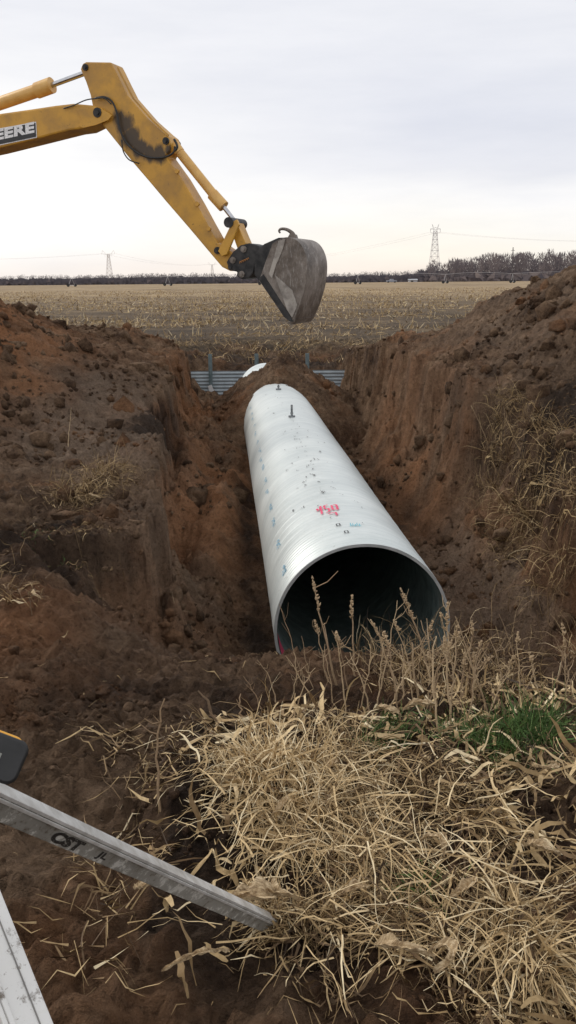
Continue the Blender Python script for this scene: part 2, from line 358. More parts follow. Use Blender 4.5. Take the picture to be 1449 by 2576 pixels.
for (px,py,n,sp,ln) in [(1310,1850,420,.08,.17),(1240,1885,280,.08,.14),(1350,1830,240,.06,.17),(1190,1880,120,.06,.12),(990,1870,200,.06,.11),(940,1890,120,.05,.09),(1050,2270,110,.04,.09),(120,1400,40,.12,.1)]:
    h,_=hit(px,py); gp.append(tuss(h.x,h.y,n,sp,ln,up=.9,w=(.003,.006),tm=.6))
c_=[np.concatenate([p[i] for p in gp]) for i in range(6)]
ribbons("green_grass",c_[0],c_[1],c_[2],c_[3],c_[4]*.6,GREEN,K=5,tint=c_[5])
bp=[]
for (px,py,n,sp,ln) in [(240,1210,320,.18,.38),(190,1260,260,.16,.32),(280,1180,200,.12,.34),(1270,1150,260,.16,.42),(1300,1200,300,.2,.42),(1340,1250,320,.2,.4),(1400,1290,280,.2,.38),(1240,1130,200,.12,.36),(1390,1190,220,.22,.38),(1430,1350,180,.15,.34),(20,1500,60,.12,.25),(1300,1320,160,.12,.34)]:
    h,_=hit(px,py); bp.append(tuss(h.x,h.y,n,sp,ln,up=.75,w=(.004,.009),tm=.44,ts=.2,lean=(-.25*np.sign(h.x)*1,-.35)))
c_=[np.concatenate([p[i] for p in bp]) for i in range(6)]
ribbons("bank_grass",c_[0],c_[1],c_[2],c_[3],c_[4],STRAW,K=6,tint=c_[5]*.95,root_shade=.5)
rp=[]
for (px,py) in [(60,1480),(30,1430),(1270,1380),(1320,1400),(1400,1440),(250,1330),(220,1350),(1210,1200)]:
    h,_=hit(px,py); rp.append(tuss(h.x,h.y,26,.12,.3,up=.2,w=(.003,.006),tm=.3,ts=.15,lean=(-.6*np.sign(h.x)*-1,-.6)))
c_=[np.concatenate([p[i] for p in rp]) for i in range(6)]
ribbons("hanging_roots",c_[0],c_[1],c_[2],c_[3],c_[4]*1.6,STRAW,K=6,tint=c_[5],kink=.3)
n=70000; y=29+ (RNG.random(n)**1.8)*170; y=np.where(RNG.random(n)<.6,np.round(y/.76)*.76+RNG.normal(size=n)*.1,y); x=(RNG.random(n)-.5)*(y*.85+8)
a=RNG.random(n)*6.28; el=RNG.random(n)**1.5
D=np.stack([np.cos(a)*(1-el*.8),np.sin(a)*(1-el*.8),el+.05],1)
k=(fbm(x*.16,y*.4,4,71)*1.5+RNG.normal(size=n)*.22>np.interp(y,[28,45,65,110],[.36,.24,.05,-.15]))&(y>28.5); sz=np.clip(y/40,.8,2.2)
ribbons("corn_stubble",rootpts(x,y)[k],D[k],(RNG.uniform(.1,.42,n))[k],(RNG.uniform(.012,.045,n)*sz)[k],RNG.uniform(0,1.2,n)[k],STRAW,K=2,tint=np.clip(RNG.normal(.56,.24,n),0,1)[k],clamp=False)
n=1700; y=RNG.uniform(27.3,31.0,n); x=RNG.uniform(-5,4.5,n); a=RNG.random(n)*6.28
D=np.stack([np.cos(a)*.5,np.sin(a)*.5,RNG.random(n)*.9+.1],1); k=fbm(x*1.2,y*1.2,2,73)>.05
ribbons("ditch_grass",rootpts(x,y)[k],D[k],RNG.uniform(.12,.4,n)[k],RNG.uniform(.012,.03,n)[k],RNG.uniform(.3,1.8,n)[k],STRAW,K=4,tint=np.clip(RNG.normal(.5,.2,n),0,1)[k])

# soil clods
import bmesh
bm=bmesh.new(); bmesh.ops.create_icosphere(bm,subdivisions=1,radius=1); IV=np.array([v.co[:] for v in bm.verts]); IF=np.array([[v.index for v in f.verts] for f in bm.faces]); bm.free()
n=20000
yy=1.3+RNG.random(n)**1.4*23; xx=RNG.uniform(-.42,.42,n)*yy*1.0+RNG.normal(size=n)*.3
sz=.004+.0013*yy+.055*RNG.random(n)**18*np.clip(yy/5,.6,2.4)+.012*RNG.random(n)**3*np.clip(yy/8,.4,1.5)
cl=fbm(xx*1.1,yy*1.1,4,151)+RNG.normal(size=n)*.12
ok=~((np.abs(xx-pipe_cx(yy))<.95)&(yy>6.9))&(cl>.06); xx=xx[ok];yy=yy[ok];sz=sz[ok];n=len(xx)
zz=terrain(xx,yy)
rv=IV[None]*(1+.42*RNG.uniform(-1,1,size=(n,len(IV),1)))*sz[:,None,None]*RNG.uniform(.6,1.3,(n,1,3))
rv=rv+np.stack([xx,yy,zz+sz*.15],1)[:,None]
FFc=(IF[None]+np.arange(n)[:,None,None]*len(IV)).reshape(-1,3)
npmesh("soil_clods",rv.reshape(-1,3),FFc,SOIL,kind="stuff",smooth=False)

# ------------------------------------------------------------ individual dead weeds
WG="dead weed stalks along the trench lip"
def weed(bx,by,tx,ty,head=0,rad=.003,twigs=4,lab="dead brown weed stalk standing on the trench lip",group=WG):
    rad*=1.35
    b,t=hit(bx,by); dep=(b-CAM).dot(R@Vector((0,0,-1)))
    d=ray(tx,ty); top=CAM+d*dep
    root=b-Vector((0,0,.02))
    e=empty("dead_weed",b,lab,"weed",group)
    g=G(); ctrl=(b+top)/2+Vector((random.uniform(-.04,.04),random.uniform(-.04,.04),random.uniform(-.01,.02)))
    pts=[root*(1-s)**2+ctrl*2*s*(1-s)+top*s*s+Vector((random.uniform(-.006,.006),0,0)) for s in [i/9 for i in range(10)]]
    g.tube(pts,[rad*(1-.6*i/9) for i in range(10)],5)
    Lh=(top-b).length
    for k in range(twigs):
        i=random.randint(3,8); p=pts[i]; a=random.random()*6.28; ln=random.uniform(.12,.3)*Lh
        q=p+Vector((math.cos(a)*.6,math.sin(a)*.3,random.uniform(.2,.9))).normalized()*ln
        m=(p+q)/2+Vector((random.uniform(-.01,.01),0,-.012)); g.tube([p,m,q],[rad*.5,rad*.4,rad*.25],4)
    s=obj("stem",g,WEED,parent=e)
    tint=s.data.attributes.new('tint','FLOAT','POINT'); tv=random.uniform(.5,1)
    for k in range(len(s.data.vertices)): tint.data[k].value=tv
    if head:
        h=G(); up=(pts[-1]-pts[-3]).normalized()
        for k in range(int(44*head)):
            s_=random.random(); c=pts[-1]-up*s_*.15*head; a=random.random()*6.28
            o=Vector((math.cos(a),math.sin(a),.9)).normalized()*random.uniform(.007,.019)*(.5+s_)
            h.tube([c,c+o*.5,c+o],[.002,.0055,.0012],4)
        hd=obj("seed_head",h,WEED,parent=e); at_=hd.data.attributes.new('tint','FLOAT','POINT')
        for k in range(len(hd.data.vertices)): at_.data[k].value=.85
    return e
for w in [(850,1720,787,1448,1.2,.0045,3),(892,1700,885,1495,.8,.004,1),(1090,1720,1008,1478,1.2,.0045,3),(1120,1740,1125,1515,1,.004,5),
          (1000,1760,935,1560,.6,.003,4),(960,1740,1000,1510,0,.0025,5),(765,1720,705,1520,0,.0022,4),(825,1720,790,1560,.5,.0028,5),
          (1235,1800,1145,1550,0,.0035,3),(1340,1760,1255,1545,0,.0022,3),(1425,1740,1412,1568,.4,.0028,3),(1060,1790,1035,1615,0,.005,2),
          (1180,1760,1240,1650,.4,.003,3),(700,1780,650,1660,0,.0025,3),(930,1790,880,1640,0,.0028,4),(1150,1800,1170,1640,.5,.0035,4),(1300,1790,1350,1680,0,.0025,3),
          (610,1830,603,1745,0,.004,1),(1020,1850,975,1600,.3,.003,5),(870,1800,845,1590,.3,.003,5),(1110,1850,1095,1600,0,.0035,5),
          (1040,1770,990,1560,.4,.0025,5),(730,1760,740,1640,0,.0022,4),(1200,1850,1260,1690,0,.0025,4),(1140,1830,1120,1600,.5,.004,6),(1160,1850,1195,1640,.3,.003,6),
          (1080,1800,1140,1610,.3,.003,6),(800,1790,720,1650,0,.0025,5),(980,1800,1030,1680,0,.003,5),(1230,1780,1290,1650,.3,.0025,5),(660,1800,610,1700,0,.0022,4),
          (1100,1790,1060,1560,0,.003,6),(1130,1800,1150,1570,.4,.0035,6),(1190,1810,1210,1610,.3,.003,5),(950,1780,965,1590,.3,.0028,5),(900,1790,935,1620,0,.0025,5),(840,1780,815,1620,0,.0025,5),
          (1380,1790,1330,1640,.3,.0025,4),(1420,1800,1440,1660,0,.0025,4),(1010,1790,1005,1620,0,.003,5),(1070,1800,1080,1640,.3,.003,5),(750,1800,790,1680,0,.0022,4),(560,1850,530,1790,0,.0025,2),
          (1170,1740,1190,1560,.5,.003,6),(1210,1760,1150,1590,.3,.003,6),(1270,1770,1230,1600,0,.0025,5),(990,1720,950,1580,0,.0025,6),(1050,1730,1090,1560,.4,.003,6),(1310,1780,1300,1590,.3,.0025,5),
          (1390,1760,1420,1610,.3,.003,5),(1440,1790,1400,1620,0,.0025,5),(880,1740,850,1600,.3,.0025,6),(790,1740,760,1600,0,.0022,6),(1150,1740,1110,1540,.3,.003,6)]:
    weed(*w)
weed(405,2040,410,1758,0,.004,4,"bent pale weed stalk rising from bare soil",None)
weed(172,1125,180,1025,0,.005,1,"thin dry stalk on the pale trench bank",None)
weed(1230,1120,1185,1020,.5,.005,2,"tilted dry stalk on the grassy trench bank",None)

# corn husks
HUSK,nt,b=newmat("corn_husk"); 
p=objc(nt); mh=N(nt,'ShaderNodeMapping'); mh.inputs['Scale'].default_value=(1,4,1); L(nt,p,mh.inputs[0]); hn=noise(nt,mh.outputs[0],55,5,.7)
L(nt,ramp(nt,hn,[(.35,(.16,.10,.05)),(.5,(.44,.32,.18)),(.65,(.68,.54,.34))]),b.inputs['Base Color']); b.inputs['Roughness'].default_value=.7
def husk(px,py,ln,wd,ang,curl):
    b,_=hit(px,py); g=G(); K=16; J=6; V=[]; tw=random.uniform(-1.8,1.8); ph=random.random()*6
    for i in range(K+1):
        t=i/K; w=wd*(math.sin(math.pi*min(1,.06+t*.9))**.9)*(1+.3*math.sin(t*11+ph))
        a=ang+curl*(t-.5)*1.6; cx=ln*(t-.5)*math.cos(a); cy=ln*(t-.5)*math.sin(a); tt=tw*(t-.4)
        for j in range(J+1):
            s=(j/J-.5); off=s*w; fold=(abs(s)*1.1)*w+.004*math.sin(j*2.1+t*7)
            V.append(b+Vector((cx-math.sin(a)*off*math.cos(tt),cy+math.cos(a)*off*math.cos(tt),.075+fold+off*math.sin(tt)+.03*math.sin(t*3.1)+random.uniform(-.004,.004))))
    F=[(i*(J+1)+j,i*(J+1)+j+1,(i+1)*(J+1)+j+1,(i+1)*(J+1)+j) for i in range(K) for j in range(J)]
    g.add(V,F)
    obj("corn_husk",g,HUSK,smooth=False,label="curled pale dry corn husk lying on matted straw",cat="corn husk",group="corn husks in the straw")
for h in [(650,2355,.17,.055,.25,.5),(610,2365,.11,.03,.5,-.6),(700,2335,.12,.035,-.4,.6),(1010,2490,.15,.035,-.3,.5),(1130,2510,.12,.026,1.9,1.5),(1350,2230,.13,.035,-.5,.9),(385,2330,.12,.022,.9,1.8),
          (440,2330,.10,.022,-.2,1.1),(900,2340,.11,.03,.4,.8),(720,2100,.10,.018,1.2,.8),(500,2500,.17,.014,.4,.2),(1060,1840,.15,.035,.2,.4),(970,1850,.12,.03,-.2,.4),
          (1380,2010,.18,.015,.1,1.6),(85,1540,.12,.03,-.6,.4),(1180,2330,.11,.026,.8,.8),(230,1275,.2,.03,-.4,.5),(840,2000,.11,.024,1.0,.9),(1100,2200,.11,.024,2.2,.7)]:
    husk(*h)

# ------------------------------------------------------------ culvert pipe
PIPE,nt,b=newmat("galvanized_steel"); p=objc(nt)
s1=noise(nt,p,1.3,6,.6); s2=noise(nt,p,22,5,.6)
mpp=N(nt,'ShaderNodeMapping'); mpp.inputs['Scale'].default_value=(1,9,1); L(nt,p,mpp.inputs[0]); s3=noise(nt,mpp.outputs[0],1.6,4,.6)
col=ramp(nt,s1,[(.3,(.62,.67,.66)),(.7,(.79,.83,.81))]); col=mix(nt,.45,col,mix(nt,1.0,col,ramp(nt,s3,[(.3,(.74,.78,.79)),(.6,(1,1,1))]),'MULTIPLY'))
col=mix(nt,mth(nt,'MULTIPLY',ramp(nt,s2,[(.64,(0,0,0)),(.74,(1,1,1))]),.3),col,(.22,.17,.12))
L(nt,col,b.inputs['Base Color']); b.inputs['Metallic'].default_value=.36
L(nt,mth(nt,'ADD',mth(nt,'MULTIPLY',s1,.25),.34),b.inputs['Roughness']); bump(nt,b,s2,.002,.5)
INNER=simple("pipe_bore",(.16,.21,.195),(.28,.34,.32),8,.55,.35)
F0=Vector((.63,7.1,-.8)); DX=Vector((-.07,1,0)).normalized(); NX=Vector((DX.y,-DX.x,0)); PR=.75; PL=16.9
def pp(s,th,r=0): return F0+DX*s+(NX*math.cos(th)+Vector((0,0,1))*math.sin(th))*(PR+r)
sv=list(np.arange(0,1.6,.0115))+list(np.arange(1.6,PL,.016)); NT=144
th=np.arange(NT)*2*math.pi/NT; S=np.array(sv)[:,None]
hel=S+th[None]/(2*math.pi)*.20
amp=.0055*(1-sm((S-.25)/.7))+.0008
rr=amp*np.sin(2*math.pi*(S+th[None]/(2*math.pi)*.068)/.068*1.0)
seam=np.exp(-((((hel/.20)%1)-.5)*.20/.010)**2)*.0040
rad=PR+rr*np.where(S<1.6,1,0)+seam+.002*np.sin(S*1.3+th[None]*2)
def ringv(rad):
    c=np.cos(th)[None]*rad; s_=np.sin(th)[None]*rad
    return np.stack([F0.x+DX.x*S+NX.x*c,F0.y+DX.y*S+NX.y*c,F0.z+s_],2).reshape(-1,3)
k=len(sv)
ii=np.arange((k-1)*NT); r_=ii//NT; c_=ii%NT; c2=(c_+1)%NT
Fq=np.stack([r_*NT+c_,(r_+1)*NT+c_,(r_+1)*NT+c2,r_*NT+c2],1)
pipe=empty("culvert_pipe",F0,"large galvanized spiral steel culvert pipe lying in the trench","culvert pipe")
npmesh("pipe_shell",ringv(rad),Fq[:,::-1],PIPE,smooth=True,parent=pipe)
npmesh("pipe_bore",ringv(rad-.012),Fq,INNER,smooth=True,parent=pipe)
g=G(); v=[];f=[]
for j in range(NT):
    a=th[j]; v+= [pp(-.006,a,.010),pp(-.006,a,-.015),pp(.012,a,-.015),pp(.012,a,.010)]
for j in range(NT):
    q=(j+1)%NT
    for e in range(4): f.append((j*4+e,j*4+(e+1)%4,q*4+(e+1)%4,q*4+e))
g.add(v,f); RIM=simple("rim_steel",(.5,.54,.53),(.72,.75,.74),5,.35,.5); obj("pipe_rim",g,RIM,parent=pipe,smooth=True,autos=40)
def flat(name,c,rough=.7): 
    m,nt,b=newmat(name); n=noise(nt,objc(nt),45,4,.7)
    L(nt,mix(nt,ramp(nt,n,[(.4,(0,0,0)),(.65,(1,1,1))]),c,tuple(min(1,q*1.6+.04) for q in c)),b.inputs['Base Color']); b.inputs['Roughness'].default_value=rough; return m
RED=flat("red_paint",(.58,.06,.13)); BLUE=flat("blue_ink",(.08,.28,.42)); BLACK=flat("black_ink",(.02,.02,.022)); CYAN=flat("cyan_ink",(.10,.38,.46)); SCF=flat("grey_scuff",(.08,.08,.08))
def stroke(g,pl,w,lift=.0105):
    for (s0,t0),(s1,t1) in zip(pl[:-1],pl[1:]):
        ds=s1-s0; dt=(t1-t0)*PR; l=math.hypot(ds,dt) or 1; ns=-dt/l*w/2; nt_=ds/l*w/2/PR
        m=4; v=[]
        for i in range(m+1):
            t=i/m; s=s0+ds*t; a=t0+(t1-t0)*t; v+=[pp(s+ns,a+nt_,lift),pp(s-ns,a-nt_,lift)]
        g.add(v,[(2*i,2*i+1,2*i+3,2*i+2) for i in range(m)])
def dg(d): return math.radians(d)
g=G()
for pl in [[(1.37,dg(109.4)),(1.29,dg(108.8))],[(1.14,dg(107.2)),(1.42,dg(106.2)),(1.30,dg(107.4))],[(1.40,dg(100.8)),(1.40,dg(103.6)),(1.28,dg(103.8)),(1.27,dg(101.2)),(1.16,dg(101.4)),(1.14,dg(104))],[(1.36,dg(98.2)),(1.20,dg(98.6)),(1.18,dg(95.0)),(1.36,dg(94.6)),(1.36,dg(97))],[(1.08,dg(103)),(1.08,dg(97.6)),(.98,dg(97.6))]]:
    stroke(g,pl,.021)
obj("red_marking",g,RED,parent=pipe)
g=G(); s=.35
while s<11:
    th0=dg(147+ random.uniform(-1,1)-s*.3); n=random.randint(5,7)
    for q in range(n):
        s_=s+q*.042; 
        for _ in range(2):
            a=th0+random.uniform(-.03,.03); stroke(g,[(s_,a),(s_+random.uniform(-.01,.02),a+random.uniform(.02,.05))],.011)
        if random.random()<.5: stroke(g,[(s_,th0),(s_+.03,th0)],.009)
    s+=random.choice([.55,.62,.8])
obj("blue_lettering",g,BLUE,parent=pipe)
g=G()
for _ in range(85):
    s_=random.choice([random.uniform(.3,11),random.uniform(1.5,6)]); a=dg(random.choice([random.gauss(99,3),random.gauss(84,12),random.gauss(108,9)]))
    for q in range(random.randint(1,3)):
        stroke(g,[(s_+q*.02,a+q*.012),(s_+random.uniform(-.06,.06)+q*.01,a+random.uniform(-.02,.03)+q*.012)],random.uniform(.003,.010))
obj("scuff_marks",g,SCF,parent=pipe)
g=G()
for (s0,a0) in [(.62,101),(.36,98)]:
    stroke(g,[(s0,dg(a0)),(s0,dg(a0-2.2)),(s0+.07,dg(a0-2.2)),(s0+.07,dg(a0)),(s0,dg(a0))],.010)
obj("black_lettering",g,BLACK,parent=pipe)
g=G()
for q in range(5): stroke(g,[(.56+(q%2)*.04,dg(92-q*1.5)),(.66-(q%3)*.02,dg(91.5-q*1.5))],.008); stroke(g,[(.56+(q%2)*.04,dg(92-q*1.5)),(.57,dg(91-q*1.5))],.008)
obj("cyan_lettering",g,CYAN,parent=pipe)
g=G(); v=[]
for i in range(9):
    s=.015+i*.04
    for j in range(6): v.append(pp(s,dg(190+j*3.4+math.sin(i)*2),-.024))
g.add(v,[(i*6+j,i*6+j+1,(i+1)*6+j+1,(i+1)*6+j) for i in range(8) for j in range(5)])
obj("red_marking",g,RED,parent=pipe)
BOLT=simple("bolt_steel",(.16,.18,.19),(.40,.42,.43),20,.45,.5)
for s,a,hh in [(7.2,94,.20),(10.9,93,.10)]:
    g=G(); c=pp(s,dg(a)); g.tube([c,c+Vector((0,0,hh))],.018,10); g.tube([c+Vector((0,0,.0)),c+Vector((0,0,.025))],.055,12); g.tube([c+Vector((0,0,.05)),c+Vector((0,0,.075))],.028,6)
    obj("lifting_bolt",g,BOLT,parent=pipe)

# ------------------------------------------------------------ corrugated headwall
GALV=simple("weathered_galvanized",(.33,.38,.41),(.46,.52,.55),3,.6,.15)
WY=26.0
hw=empty("retaining_wall",Vector((-.5,WY,-1.5)),"low grey corrugated steel retaining wall across the trench end","retaining wall")
g=G(); v=[]; rows=np.arange(-1.8,-.44,.0125); cols=[-3.6,-2.4,-1,1,2.4]
for z in rows:
    for x in cols: v.append((x,WY+.013*math.sin(z*2*math.pi/.10),z))
nc=len(cols); g.add(v,[(i*nc+j,i*nc+j+1,(i+1)*nc+j+1,(i+1)*nc+j) for i in range(len(rows)-1) for j in range(nc-1)])
obj("corrugated_sheet",g,GALV,parent=hw,smooth=True)
PST=simple("post_steel",(.13,.18,.19),(.25,.31,.32),6,.6,.2)
for px in (530,646,773):
    x=XD(px,930,WY); g=G()
    g.box((x,WY-.08,-.82),(.055,0,0),(0,.012,0),(0,0,.86)); g.box((x,WY-.10,-.82),(.01,0,0),(0,.03,0),(0,0,.86))
    obj("steel_post",g,PST,parent=hw)
g=G(); g.box((XD(531,968,WY),WY-.15,-.94),(.06,0,.02),(0,.004,0),(-.03,0,.09)); obj("white_tag",g,simple("white_tag",(.7,.7,.7),(.8,.8,.8)),parent=hw)

# ------------------------------------------------------------ excavator arm
PHI=math.radians(20); AA=Vector((math.cos(PHI),-math.sin(PHI),0)); WW=Vector((math.sin(PHI),math.cos(PHI),0))
P0=CAM+ray(720,700)*14
def A(px,py,off=0.0):
    d=ray(px,py); q=P0+WW*off; t=(q-CAM).dot(WW)/d.dot(WW); return CAM+d*t
def yellow():
    m,nt,b=newmat("yellow_paint"); p=objc(nt)
    a=noise(nt,p,2.2,7,.6); c=noise(nt,p,14,6,.7); g_=pos(nt)
    col=ramp(nt,a,[(.3,(.50,.255,.032)),(.7,(.67,.36,.05))])
    col=mix(nt,ramp(nt,c,[(.63,(0,0,0)),(.71,(.85,.85,.85))]),col,(.10,.06,.03))
    col=mix(nt,mth(nt,'MULTIPLY',ramp(nt,a,[(.35,(1,1,1)),(.55,(0,0,0))]),.45),col,(.30,.18,.07))
    L(nt,col,b.inputs['Base Color']); b.inputs['Roughness'].default_value=.45; bump(nt,b,c,.002,.4)
    return m,nt,b,col
YEL=yellow()[0]
STK,nt,b,col=yellow(); STK.name="yellow_paint_greasy"
gp_=pos(nt)
def blob(px,py,r):
    c=A(px,py,-.2); d=N(nt,'ShaderNodeVectorMath',operation='DISTANCE'); L(nt,gp_,d.inputs[0]); d.inputs[1].default_value=c
    return mth(nt,'SUBTRACT',1,mth(nt,'DIVIDE',d.outputs['Value'],r),clamp=True)
bl=None
for q in [(312,312,.28),(325,345,.30),(352,372,.24),(375,386,.22),(400,388,.24),(300,298,.22),(425,378,.16)]:
    v_=blob(*q); bl=v_ if bl is None else mth(nt,'MAXIMUM',bl,v_)
mpg=N(nt,'ShaderNodeMapping'); mpg.inputs['Scale'].default_value=(2.2,1,.7); L(nt,gp_,mpg.inputs[0])
gn=noise(nt,mpg.outputs[0],4,9,.75)
f_=ramp(nt,mth(nt,'ADD',mth(nt,'MULTIPLY',bl,1.0),mth(nt,'SUBTRACT',gn,.50)),[(.28,(0,0,0)),(.58,(.92,.92,.92))])
f_=mth(nt,'MULTIPLY',f_,mth(nt,'GREATER_THAN',bl,.02))
L(nt,mix(nt,f_,col,(.025,.02,.018)),b.inputs['Base Color'])
YC=simple("yellow_cylinder",(.62,.34,.09),(.74,.45,.14),5,.4)
BLK=simple("black_steel",(.014,.014,.015),(.055,.052,.05),9,.55,.2,.004)
BKT,nt,b=newmat("worn_bucket_steel"); p=pos(nt); a=noise(nt,p,2.2,8,.72); c=noise(nt,p,14,6,.7)
mpb=N(nt,'ShaderNodeMapping'); mpb.inputs['Rotation'].default_value=(0,.6,0); mpb.inputs['Scale'].default_value=(6,1,1.2); L(nt,p,mpb.inputs[0]); scr=noise(nt,mpb.outputs[0],6,5,.7)
cb=mix(nt,mth(nt,'MULTIPLY',c,.5),ramp(nt,a,[(.34,(.06,.052,.046)),(.46,(.15,.128,.11)),(.60,(.31,.275,.245))]),(.17,.12,.08))
cb=mix(nt,mth(nt,'MULTIPLY',ramp(nt,scr,[(.54,(0,0,0)),(.64,(1,1,1))]),.55),cb,(.40,.37,.34))
L(nt,cb,b.inputs['Base Color']); b.inputs['Roughness'].default_value=.55; b.inputs['Metallic'].default_value=.12; bump(nt,b,c,.012,.7)
CHR=simple("chrome_rod",(.45,.46,.48),(.6,.6,.62),10,.2,1.0)
HOSE=simple("rubber_hose",(.012,.012,.012),(.03,.03,.03),10,.5)
ex=empty("excavator",A(-300,430),"yellow excavator arm with black bucket raised over the trench","excavator")
def slab(name,poly,half,mat,bev=.015,off0=0.0,parent=ex,label=None):
    g=G(); pts=[A(x,y,off0) for x,y in poly]; pts=[p-WW*half for p in pts]; g.prism(pts,WW*2*half)
    return obj(name,g,mat,parent=parent,bevel=bev,label=label)
BH=.25
boom=slab("boom",[(-700,520),(-560,400),(-380,350),(-200,325),(0,295),(100,281),(160,272),(205,267),(250,271),(276,278),(287,290),(280,303),(250,318),(225,330),(195,334),(100,358),(0,383),(-200,425),(-380,470),(-560,540),(-660,600)],BH,YEL,.03)
def child_world(o,par):
    w=ex.location+o.location; o.parent=par; o.location=w-(ex.location+par.location)
g=G(); g.prism([A(x,y,-BH-.014) for x,y in [(192,276),(215,272),(262,277),(282,290),(272,302),(240,315),(208,322),(198,316),(206,300)]],WW*.013); o=obj("boom_nose",g,YEL,parent=ex,bevel=.004); child_world(o,boom)
st=slab("stick",[(218,180),(224,166),(232,162),(294,163),(303,180),(314,203),(335,245),(385,302),(425,338),(438,348),(443,365),(440,383),(430,397),(468,450),(505,512),(532,562),(560,612),(590,632),(606,648),(608,668),(592,683),(570,672),(547,645),(488,575),(430,508),(388,458),(345,408),(300,352),(268,312),(250,280),(243,245),(232,212)],.19,STK,.02)
g=G()
for a,b_ in [((296,170),(336,248)),((336,248),(386,305)),((386,305),(424,341))]:
    g.beam(A(*a,-.195),A(*b_,-.195),.02,.03)
o=obj("stick_flange",g,YEL,parent=ex); child_world(o,st)
def pin(px,py,r,half,par,mat=BLK,name="pin"):
    g=G(); c=A(px,py); g.tube([c-WW*half,c+WW*half],r,20); g.tube([c-WW*(half+.02),c-WW*(half-.005)],r*.55,12)
    o=obj(name,g,mat,parent=ex,smooth=True,autos=40); child_world(o,par)
pin(267,290,.075,.275,boom); pin(232,176,.05,.215,st); pin(432,359,.055,.215,st); pin(560,631,.055,.215,st); pin(594,672,.05,.215,st)
for x,y in [(446,431),(497,513),(526,575)]:
    g=G(); c=A(x,y,-.2); g.tube([c-WW*.03,c+WW*.02],.035,10); o=obj("hose_clamp",g,YEL,parent=ex); child_world(o,st)
cyl=bpy.data.objects.new("arm_cylinder",None); cyl.parent=ex; COL.objects.link(cyl); cyl.location=A(60,230)-ex.location
def cpart(name,pts,r,mat,par):
    g=G(); g.tube(pts,r,20); o=obj(name,g,mat,parent=ex,smooth=True,autos=40); w=o.location; o.parent=par; o.location=w-par.location
cpart("cylinder_barrel",[A(-260,350),A(-258,349),A(128,216)],[.09,.105,.105],YC,cyl); cpart("cylinder_gland",[A(93,228),A(131,214)],.125,YC,cyl); cpart("piston_rod",[A(131,214),A(226,179)],.042,CHR,cyl)
c2=bpy.data.objects.new("bucket_cylinder",None); c2.parent=ex; COL.objects.link(c2); c2.location=A(500,440)-ex.location
cpart("cylinder_barrel",[A(440,368),A(552,508)],.075,YC,c2); cpart("cylinder_gland",[A(534,488),A(563,520)],.095,YC,c2); cpart("cylinder_gland",[A(438,364),A(452,384)],.085,YC,c2); cpart("piston_rod",[A(560,517),A(592,558)],.035,CHR,c2)
lk=bpy.data.objects.new("bucket_linkage",None); lk.parent=ex; COL.objects.link(lk); lk.location=A(590,590)-ex.location
def lpart(name,poly,half,off,mat,bev=.008):
    o=slab(name,poly,half,mat,bev,off); w=o.location; o.parent=lk; o.location=w-lk.location
for off in (-.24,.24):
    lpart("link_arm",[(585,560),(597,552),(603,565),(572,640),(560,645),(550,632)],.03,off,YEL)
lpart("link_arm",[(583,562),(592,550),(604,560),(626,612),(622,630),(608,632)],.14,0,YEL)
g=G(); c=A(593,562); g.tube([c-WW*.29,c+WW*.29],.08,20); o=obj("pin",g,BLK,parent=ex,smooth=True,autos=40); w=o.location; o.parent=lk; o.location=w-lk.location
cp=slab("quick_coupler",[(583,660),(598,636),(618,618),(640,613),(662,618),(670,640),(655,662),(650,685),(640,699),(622,703),(608,694),(610,684),(592,680)],.22,BLK,.015)
for x,y in [(627,628),(600,655),(622,690)]: pin(x,y,.05,.245,cp,BKT)
g=G()
for q in range(5):
    x=603+q*5; y=661-q*2.2; pts=[(x,y+2),(x,y-3),(x+2.5,y-4),(x+2.5,y-1)]
    for a,b_ in zip(pts[:-1],pts[1:]): g.beam(A(*a,-.232),A(*b_,-.232),.006,.006)
o=obj("orange_lettering",g,flat("orange_ink",(.4,.16,.03)),parent=ex); child_world(o,cp)
bk=bpy.data.objects.new("bucket",None); bk.parent=ex; COL.objects.link(bk); bk.location=A(740,700)-ex.location
BN=-.52; BWD=.98
near=[(686,613),(700,604),(718,597),(736,599),(753,610),(766,631),(773,660),(772,697),(765,734),(753,772),(738,808)]
mouth=[(728,806),(716,798),(652,706),(668,660)]
def bpart(name,g,mat,**k):
    o=obj(name,g,mat,parent=ex,**k); w=o.location; o.parent=bk; o.location=w-bk.location
def crom(P,m=4):
    out=[]
    for i in range(len(P)-1):
        p0=P[max(i-1,0)];p1=P[i];p2=P[i+1];p3=P[min(i+2,len(P)-1)]
        for q in range(m):
            t=q/m; out.append(.5*((2*p1)+(p2-p0)*t+(2*p0-5*p1+4*p2-p3)*t*t+(3*p1-p0-3*p2+p3)*t**3))
    out.append(P[-1]); return out
sp=crom([A(x,y,BN) for x,y in near])
g=G(); cen=A(712,690,BN)
inn=[p+(cen-p).normalized()*.035 for p in sp]
k=len(sp); w=WW*BWD
g.add(sp+[p+w for p in sp]+inn+[p+w for p in inn],[(i,i+1,k+i+1,k+i) for i in range(k-1)]+[(2*k+i,3*k+i,3*k+i+1,2*k+i+1) for i in range(k-1)]+[(0,k,3*k,2*k),(k-1,3*k-1,4*k-1,2*k-1)])
bpart("bucket_shell",g,BKT,smooth=True,autos=50)
for off in (BN-.012,BN+BWD-.012):
    g=G(); g.prism([p+WW*(off-BN) for p in sp+[A(x,y,BN) for x,y in mouth]],WW*.03); bpart("side_plate",g,BKT,bevel=.005)
WEAR=simple("bright_wear_steel",(.20,.175,.155),(.45,.41,.36),7,.5,.15)
g=G(); off=BN-.03
g.prism([A(x,y,off) for x,y in [(650,702),(662,690),(728,792),(737,809),(728,808),(714,797)]],WW*.025)
bpart("side_cutter",g,BLK,bevel=.004)
